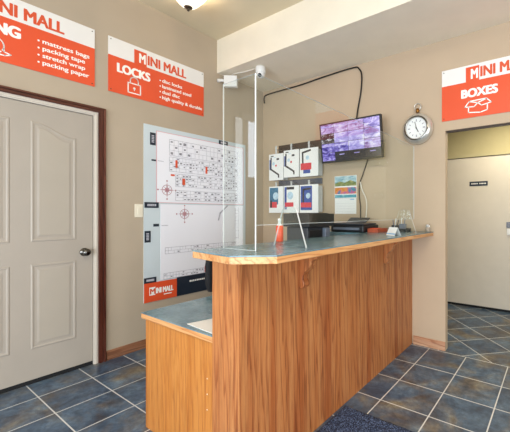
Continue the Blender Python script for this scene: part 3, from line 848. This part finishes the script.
# ------------------------------------------------------------------ product rack and packs
t = thing('display_rack', (-2.53, YB - .01, 1.6), 'dark wall rack of two bars holding the lock packs', 'rack')
for z, mt, hh in ((2.015, 'rack_dark', .10), (1.60, 'rack_grey', .065)):
    a = MB().box((-2.86, YB - .02, z - hh / 2), (-2.2, YB - .002, z + hh / 2), mt)
    o = a.build('mounting_bar', t, bevel=.003)
    for x in (-2.80, -2.56, -2.30):
        h_ = MB(); h_.tube([(x, YB - .02, z - .015), (x, YB - .13, z - .015), (x, YB - .14, z)], .0035, 'chrome', 6); h_.build('hook', o)
def pack(x, ztop, kind, label, sx=1.0):
    w, hgt = .232 * sx, .315
    x0, x1 = x - w / 2, x + w / 2; y = YB - .122
    gs = w / .205
    t = thing('lock_pack', (x, y, ztop - hgt), label, 'package', 'hanging lock packs on the wall rack')
    F = Flat((x0, y, ztop - hgt), (1, 0, 0), (0, 0, 1), (0, -1, 0))
    a = MB(); F.rect(a, 0, 0, w, hgt, 'pack_white', 0, .003); a.build('backing_card', t)
    a = MB(); a.box((x0 + .002, y + .001, ztop - hgt + .004), (x1 - .002, y + .09, ztop - .012), 'pack_film'); a.build('clear_shell', t, bevel=.012)
    zt = (2.02 if ztop > 1.8 else 1.585) - (ztop - hgt) + .02
    a = MB(); F.rect(a, w / 2 - .012, hgt - .001, w / 2 + .012, zt, 'pack_film', 0, .003); a.build('hang_tab', t)
    g = MB(); h0, h1 = .003, .0038
    if kind == 'line':
        F.rect(g, .008, .13, .042, .25, 'pack_blue', h0, h1); F.rect(g, .03, .285, .075, .297, 'pack_black', h0, h1)
        F.line(g, [(.035, .27), (.03, .135), (.155, .065), (.158, .035)], .02, 'pack_black', h0, h1 + .0004)
        F.rect(g, .125, .24, .165, .262, 'pack_black', h0, h1); F.disc(g, .115, .175, .013, 'pack_red', h0, h1); F.disc(g, .075, .20, .02, 'pack_sky', h0, h1)
        F.rect(g, .07, .27, .11, .276, 'pack_sky', h0, h1)
    elif kind == 'red':
        F.line(g, [(.045, .10), (.04, .27), (.15, .29)], .022, 'pack_black', h0, h1); F.rect(g, .012, .075, .165, .15, 'pack_red', h0, h1 + .0004)
        F.rect(g, .05, .035, .15, .075, 'pack_blue', h0, h1); F.disc(g, .11, .21, .024, 'pack_sky', h0, h1)
    elif kind == 'teal':
        F.rect(g, .012, .10, .15, .30, 'pack_teal', h0, h1); F.disc(g, .11, .20, .045, 'pack_sky', h0, h1 + .0004)
        F.rect(g, .012, .06, .13, .13, 'pack_red', h0, h1 + .0008); F.rect(g, .02, .06, .05, .15, 'pack_black', h0, h1 + .001)
    elif kind == 'pink':
        F.rect(g, .012, .04, .045, .30, 'pack_blue', h0, h1); F.rect(g, .045, .27, .16, .30, 'pack_black', h0, h1)
        F.disc(g, .10, .20, .045, 'pack_sky', h0, h1); F.rect(g, .02, .07, .15, .12, 'pack_red', h0, h1 + .0006)
    else:
        F.rect(g, .012, .03, .175, .30, 'pack_blue', h0, h1); F.line(g, [(.05, .08), (.05, .26), (.15, .27)], .022, 'pack_black', h0, h1 + .0005)
        F.disc(g, .12, .19, .032, 'pack_sky', h0, h1 + .0005); F.rect(g, .012, .06, .165, .115, 'pack_red', h0, h1 + .001)
    g.build('printed_artwork', t)
pack(-2.80, 1.945, 'line', 'white lock pack with a black zigzag line, leftmost on the upper bar of the rack')
pack(-2.56, 1.968, 'line', 'white lock pack with a black zigzag line, middle of the upper bar of the rack')
pack(-2.30, 1.962, 'red', 'white lock pack with a red block, rightmost on the upper bar of the rack', 1.12)
pack(-2.80, 1.555, 'teal', 'lock pack with teal and red printing, leftmost on the lower bar of the rack')
pack(-2.56, 1.555, 'pink', 'lock pack with pale circle and blue strip, middle of the lower rack bar')
pack(-2.30, 1.555, 'blue', 'mostly blue lock pack with a red band, rightmost on the lower bar of the rack', 1.12)

# ------------------------------------------------------------------ television
TVc = Vector((-1.74, 2.85, 1.97))
t = thing('wall_television', TVc, 'wall television showing a grid of purple security camera views', 'television')
tw, th_ = .715, .408
RT = Matrix.Rotation(math.radians(7), 3, 'X')    # top leans into the room
def tvp(x, y, z): return TVc + RT @ Vector((x, y, z))
def tvbox(mb, lo, hi, mt): mb.box(TVc + Vector(lo), TVc + Vector(hi), mt, RT, TVc)
a = MB(); tvbox(a, (-tw / 2, 0, -th_ / 2), (tw / 2, .035, th_ / 2), 'plastic_black'); tvbox(a, (-.22, .035, -.14), (.22, .06, .12), 'plastic_black'); a.build('casing', t, bevel=.004)
bz = MB(); e = .013
for lo, hi in (((-tw / 2, -.004, -th_ / 2), (tw / 2, 0, -th_ / 2 + .018)), ((-tw / 2, -.004, th_ / 2 - e), (tw / 2, 0, th_ / 2)), ((-tw / 2, -.004, -th_ / 2 + .018), (-tw / 2 + e, 0, th_ / 2 - e)), ((tw / 2 - e, -.004, -th_ / 2 + .018), (tw / 2, 0, th_ / 2 - e))): tvbox(bz, lo, hi, 'plastic_black')
bz.build('bezel', t)
cols = [-.5, -.265, -.02, .245, .5]; rows = [.5, .245, -.02, -.27, -.5]
kinds = [['feed_pink', 'feed_pink', 'feed_pink', 'feed_lavender'], ['feed_dark', 'feed_pale', 'feed_pale', 'feed_lavender'], ['feed_violet', 'feed_violet', 'feed_pale', 'feed_pink'], ['feed_violet', 'feed_menu', 'feed_menu', 'feed_menu']]
W2, H2 = tw - 2 * e, th_ - e - .018
for r in range(4):
    for c in range(4):
        a = MB(); x0, x1 = cols[c] * W2 + .002, cols[c + 1] * W2 - .002; z0, z1 = rows[r + 1] * H2 + .002 + .0025, rows[r] * H2 - .002 + .0025
        tvbox(a, (x0, -.0022, z0), (x1, -.0002, z1), kinds[r][c])
        if kinds[r][c] == 'feed_menu':
            tvbox(a, ((x0 + x1) / 2 - .03, -.003, (z0 + z1) / 2 + .01), ((x0 + x1) / 2 + .03, -.0022, (z0 + z1) / 2 + .018), 'feed_pale')
        if r in (0, 2): tvbox(a, (x0, -.0027, z1 - .03), (x1 - .03 * c, -.0022, z1 - .015), 'feed_pale')
        if (r, c) in ((0, 0), (0, 1), (2, 3)): tvbox(a, (x0 + .01, -.0027, z0 + .006), (x1 - .01, -.0022, z0 + .035), 'feed_reddish') if 'feed_reddish' in M else None
        a.build('camera_view', t)
a = MB(); a.tube([tvp(0, .06, 0), (-1.735, YB - .01, 1.985)], .025, 'plastic_black', 12); a.box((-1.83, YB - .015, 1.88), (-1.64, YB - .001, 2.09), 'plastic_black'); a.build('wall_mount', t)

def smooth(pts, n=6):
    P = [Vector(p) for p in pts]; out = []
    for i in range(len(P) - 1):
        p0, p1, p2, p3 = P[max(i - 1, 0)], P[i], P[i + 1], P[min(i + 2, len(P) - 1)]
        for k in range(n):
            s = k / n
            out.append(.5 * ((2 * p1) + (p2 - p0) * s + (2 * p0 - 5 * p1 + 4 * p2 - p3) * s * s + (3 * p1 - p0 - 3 * p2 + p3) * s ** 3))
    return out + [P[-1]]
yc = YB - .013
tag(MB().tube(smooth([(-3.11, yc, 2.64), (-3.112, yc, 2.715), (-3.03, yc, 2.742), (-2.53, yc, 2.745), (-2.2, yc, 2.762), (-1.80, yc, 2.772), (-1.72, yc, 2.74), (-1.69, yc, 2.66), (-1.70, yc, 2.5), (-1.735, yc, 2.33), (-1.745, yc - .02, 2.17), (-1.745, yc - .03, 2.0)]), .008, 'cable_black', 8).build('cable'),
    'black cable running under the soffit and down to the top of the television', 'cable')
tag(MB().tube(smooth([(-1.60, yc - .03, 1.86), (-1.62, yc - .004, 1.78), (-1.675, yc, 1.64), (-1.715, yc, 1.54), (-1.72, yc, 1.42), (-1.705, yc, 1.3), (-1.705, yc, 1.14), (-1.705, yc, ZB - .002)]), .006, 'cable_black', 8).build('cable'),
    'thin black cable hanging from the television down behind the flat printer', 'cable')
tag(MB().tube(smooth([(-1.70, yc - .012, 1.56), (-1.68, yc - .01, 1.48), (-1.64, yc, 1.38), (-1.632, yc, 1.28), (-1.645, yc, 1.14), (-1.645, yc, ZB - .002)]), .006, 'cable_white', 8).build('cable'),
    'white cable hanging on the back wall beside the black one, right of the calendar', 'cable')
tag(MB().tube(smooth([(XL + .1, 2.43, 2.76), (XL + .105, 2.44, 2.78), (XL + .16, 2.44, ZS - .005), (-2.85, 2.47, ZS - .005), (-2.69, 2.48, ZS - .005)]), .006, 'cable_white', 8).build('cable'),
    'white cable under the soffit from the corner sensor to the dome camera', 'cable')

# ------------------------------------------------------------------ calendar
t = thing('wall_calendar', (-1.907, YB, 1.25), 'wall calendar with a landscape picture above a white month page', 'calendar')
FC = Flat((-2.035, YB, 1.228), (1, 0, 0), (0, 0, 1), (0, -1, 0))
a = MB(); FC.rect(a, 0, .17, .278, .41, 'paper', .001, .004)
FC.rect(a, .004, .33, .274, .406, 'cal_sky', .004, .0045); FC.rect(a, .004, .30, .274, .33, 'cal_land', .004, .0045); FC.rect(a, .004, .215, .274, .285, 'cal_flower', .004, .0045); FC.rect(a, .004, .175, .274, .205, 'cal_water', .004, .0045)
FC.poly(a, [(.004, .33), (.07, .352), (.13, .336), (.2, .36), (.274, .335), (.274, .326), (.004, .326)], 'cal_land', .004, .0048)
a.build('picture_page', t)
a = MB(); FC.rect(a, .004, 0, .274, .168, 'paper', .001, .005)
for k in range(1, 5): FC.line(a, [(.02, .028 * k), (.258, .028 * k)], .0012, 'ink_grey', .005, .0055)
FC.rect(a, .20, .15, .25, .16, 'card_blue', .005, .0055)
a.build('month_page', t)

# ------------------------------------------------------------------ wall plates
for i, (x, z, lb) in enumerate(((-1.50, 1.42, 'blank beige wall plate, the lower one right of the calendar'), (-1.445, 1.74, 'blank beige wall plate, the upper one under the television corner'))):
    t = thing('wall_plate', (x, YB, z), lb, 'wall plate')
    F = Flat((x, YB, z), (1, 0, 0), (0, 0, 1), (0, -1, 0))
    a = MB(); F.rect(a, -.058, -.036, .058, .036, 'wall_paint_lamp_warm', .001, .006); a.build('cover_plate', t, bevel=.002)
    for sx in (-.042, .042): a = MB(); F.disc(a, sx, 0, .0035, 'switch_ivory', .006, .007, 8); a.build('screw', t)

# ------------------------------------------------------------------ pocket watch clock
CC = Vector((-1.085, YB, 2.022))
t = thing('wall_clock', CC, 'round silver pocket watch style wall clock with a white dial', 'clock')
AX = (0, -1, 0)
a = MB(); a.lathe([(.001, .0), (.128, .0), (.142, .012), (.145, .028), (.141, .044), (.132, .058), (.118, .069), (.106, .076), (.100, .076), (.097, .07), (.097, .062)], CC, 'chrome', AX, 48); a.build('case', t)
a = MB(); a.lathe([(.001, .062), (.0965, .062)], CC, 'clock_face', AX, 48); a.build('dial', t)
FK = Flat(CC, (1, 0, 0), (0, 0, 1), AX)
a = MB()
for k in range(12):
    a = MB(); an = k * PI / 6; c_, s_ = math.sin(an), math.cos(an); w = .006 if k % 3 else .009
    FK.line(a, [(.064 * c_, .064 * s_), (.078 * c_, .078 * s_)], w, 'ink_dark', .0622, .0628); a.build('hour_mark', t)
a = MB(); FK.line(a, [(-.006, .012), (.018, -.034)], .007, 'pack_black', .063, .064); a.build('hour_hand', t)
a = MB(); FK.line(a, [(.004, -.012), (-.014, .058)], .005, 'pack_black', .0645, .0655); FK.disc(a, 0, 0, .006, 'pack_black', .0645, .0665, 12); a.build('minute_hand', t)
a = MB(); a.lathe([(.001, -.012), (.016, -.012), (.018, 0), (.016, .02), (.01, .026)], CC + Vector((0, -.03, .164)), 'brass', (0, 0, 1), 20); a.build('crown', t)
a = MB(); a.tube([CC + Vector((.032 * math.cos(k * PI / 12), -.03, .206 + .03 * math.sin(k * PI / 12))) for k in range(25)], .005, 'chrome', 8); a.build('bow_ring', t)
a = MB(); a.lathe([(.0975, .064), (.1005, .0765), (.1055, .0768), (.114, .073)], CC, 'gun_metal', AX, 48); a.build('inner_rim', t)

# ------------------------------------------------------------------ ceiling lamp
LX, LYc = -2.58, 1.625
t = thing('ceiling_lamp', (LX, LYc, ZC), 'white glass bowl ceiling lamp with a bronze finial', 'ceiling lamp')
a = MB(); a.lathe([(.001, 2.965), (.03, 2.968), (.058, 2.982), (.085, 3.006), (.108, 3.034), (.132, 3.06), (.15, 3.085), (.146, 3.088), (.126, 3.062), (.102, 3.038), (.08, 3.012), (.001, 2.98)], (LX, LYc, 0), 'lamp_glow', seg=40); a.build('glass_bowl', t)
a = MB(); a.lathe([(.001, 2.935), (.009, 2.938), (.011, 2.946), (.006, 2.953), (.01, 2.957), (.03, 2.962), (.034, 2.968), (.03, 2.976), (.001, 2.978)], (LX, LYc, 0), 'bronze', seg=24); a.build('finial', t)
a = MB(); a.lathe([(.001, 3.158), (.09, 3.158), (.095, 3.15), (.08, 3.138), (.03, 3.125), (.015, 3.11), (.015, 2.98)], (LX, LYc, 0), 'bronze', seg=24); a.build('ceiling_rose', t)
for k in range(3):
    an = .65 + k * 2 * PI / 3; e_ = Vector((math.cos(an), math.sin(an), 0)); c0 = Vector((LX, LYc, 0))
    a = MB(); a.tube(smooth([c0 + e_ * .02 + Vector((0, 0, 3.12)), c0 + e_ * .1 + Vector((0, 0, 3.135)), c0 + e_ * .16 + Vector((0, 0, 3.10)), c0 + e_ * .185 + Vector((0, 0, 3.06)), c0 + e_ * .15 + Vector((0, 0, 3.066))]), .007, 'bronze', 8); a.build('scroll_arm', t)

# ------------------------------------------------------------------ soffit devices
DC = Vector((-2.63, 2.49, ZS))
t = thing('dome_camera', DC, 'small white dome security camera under the soffit', 'camera')
a = MB(); a.lathe([(.001, 0), (.05, 0), (.054, -.008), (.054, -.065), (.048, -.071)], DC, 'plastic_white', seg=28); a.build('base', t)
a = MB(); a.lathe([(.047, -.07), (.044, -.092), (.03, -.112), (.001, -.12)], DC, 'plastic_white', seg=28); a.build('dome', t)
a = MB(); a.sphere(DC + Vector((.016, -.026, -.096)), .021, 'plastic_black', 10); a.build('lens', t)

t = thing('motion_sensor', (XL, 2.42, 2.70), 'small white box sensor on a wall bracket below the soffit corner', 'sensor')
sc_ = Vector((XL + .115, 2.425, 2.705)); rs = Matrix.Rotation(math.radians(37), 3, 'Z')
a = MB(); a.box(sc_ - Vector((.072, .03, .062)), sc_ + Vector((.072, .03, .062)), 'plastic_white', rs, sc_); a.build('housing', t, bevel=.006)
a = MB(); a.tube([(XL, 2.34, 2.715), (XL + .045, 2.36, 2.715), (XL + .075, 2.40, 2.71)], [.022, .016, .014], 'plastic_white', 12); a.build('bracket', t)

# ------------------------------------------------------------------ hall details
FH = Flat((0, HY1 - .045, 0), (1, 0, 0), (0, 0, 1), (0, -1, 0))
t = thing('door_plate', (-.885, HY1 - .045, 1.6), 'small dark notice plate with pale lettering on the far hall door', 'sign')
a = MB(); FH.rect(a, -.965, 1.590, -.745, 1.648, 'ink_navy', .001, .005); a.build('plate', t)
a = MB()
for k in range(11):
    if k != 5: FH.rect(a, -.942 + k * .0165, 1.612, -.931 + k * .0165, 1.626, 'ink_white', .005, .0056)
a.build('lettering', t)
t = thing('door_lock', (-.50, HY1 - .045, 1.05), 'dark keypad lock with a white lower plate on the far hall door', 'lock')
a = MB(); FH.rect(a, -.53, 1.055, -.44, 1.125, 'plastic_slate', .001, .02); a.build('keypad', t, bevel=.004)
a = MB(); FH.rect(a, -.525, .965, -.445, 1.045, 'plastic_white', .001, .014); a.build('lower_plate', t, bevel=.004)
a = MB()
for i in range(3):
    for j in range(2): FH.rect(a, -.515 + i * .024, 1.07 + j * .026, -.498 + i * .024, 1.088 + j * .026, 'ink_dark', .02, .022)
a.build('key_button', t)

# ------------------------------------------------------------------ door mat
t = thing('door_mat', (-.66, 1.35, 0), 'dark blue textured floor mat in front of the counter', 'mat')
bm = bmesh.new(); nx, ny = 60, 48
x0, x1, y0, y1 = -1.13, -.23, 1.0, 1.80
grid = [[None] * (ny + 1) for _ in range(nx + 1)]
for i in range(nx + 1):
    for j in range(ny + 1):
        x = x0 + (x1 - x0) * i / nx; y = y0 + (y1 - y0) * j / ny
        ed_ = min(i, nx - i, j, ny - j)
        z = .011 + R.uniform(-.0012, .0012) if ed_ > 0 else .003
        if j == ny: y += R.uniform(-.006, .006)
        grid[i][j] = bm.verts.new((x + .66, y - 1.35, z))
for i in range(nx):
    for j in range(ny): bm.faces.new((grid[i][j], grid[i + 1][j], grid[i + 1][j + 1], grid[i][j + 1]))
me = bpy.data.meshes.new('carpet_pile'); bm.to_mesh(me); bm.free(); me.materials.append(M['mat_blue'])
for p in me.polygons: p.use_smooth = True
o = bpy.data.objects.new('carpet_pile', me); COL.objects.link(o); o.parent = t
a = MB(); a.box((x0, y0, .0005), (x1, y1, .003), 'plastic_black'); a.build('rubber_backing', t)

# ------------------------------------------------------------------ light
def area(name, loc, rot, sx, sy, power, color):
    l = bpy.data.lights.new(name, 'AREA'); l.shape = 'RECTANGLE'; l.size = sx; l.size_y = sy; l.energy = power; l.color = color
    o = bpy.data.objects.new(name, l); COL.objects.link(o); o.location = loc; o.rotation_euler = rot
    return o
def point(name, loc, power, color, rad=.1):
    l = bpy.data.lights.new(name, 'POINT'); l.energy = power; l.color = color; l.shadow_soft_size = rad
    o = bpy.data.objects.new(name, l); COL.objects.link(o); o.location = loc
    return o
area('shop_window_daylight', (0, YR - .02, (WZ0 + WZ1) / 2), (math.radians(90), 0, 0), WX1 - WX0 - .1, WZ1 - WZ0 - .1, 215, (.84, .92, 1))
area('added_side_daylight', (XR + .02, (RY0 + RY1) / 2, (RZ0 + RZ1) / 2), (math.radians(90), 0, math.radians(90)), RY1 - RY0 - .1, RZ1 - RZ0 - .1, 85, (.86, .93, 1))  # light added from the right for the counter front and left wall
point('ceiling_lamp_bulb', (LX, LYc, 3.06), 12, (1, .84, .6), .05)
area('unseen_overhead_light', (.4, -.4, ZC - .03), (0, 0, 0), 1.2, .6, 55, (1, .88, .7))  # warm light from an unseen overhead source, no fixture modelled
area('hall_ceiling_light', (-.35, 4.0, HZ - .03), (0, 0, 0), .6, .3, 20, (1, .9, .66))
w = bpy.data.worlds.new('world'); SC.world = w; w.use_nodes = True
w.node_tree.nodes['Background'].inputs[0].default_value = (.75, .87, 1, 1); w.node_tree.nodes['Background'].inputs[1].default_value = 1.2

# ------------------------------------------------------------------ camera
cam = bpy.data.cameras.new('camera'); co = bpy.data.objects.new('camera', cam); COL.objects.link(co)
co.location = (0, 0, 1.2377); co.rotation_euler = (math.radians(90), 0, math.radians(33.99))
cam.sensor_fit = 'HORIZONTAL'; cam.sensor_width = 36; cam.lens = 331.33 / 510 * 36
cam.shift_x = (255 - 334.507) / 510; cam.shift_y = -(216 - 212.967) / 510
cam.clip_start = .05
SC.camera = co
SC.view_settings.view_transform = 'Standard'; SC.view_settings.look = 'None'; SC.view_settings.exposure = .14
SC.cycles.use_denoising = True
SC.cycles.max_bounces = 10; SC.cycles.transparent_max_bounces = 16; SC.cycles.caustics_reflective = False; SC.cycles.caustics_refractive = False
SC.cycles.sample_clamp_indirect = 6
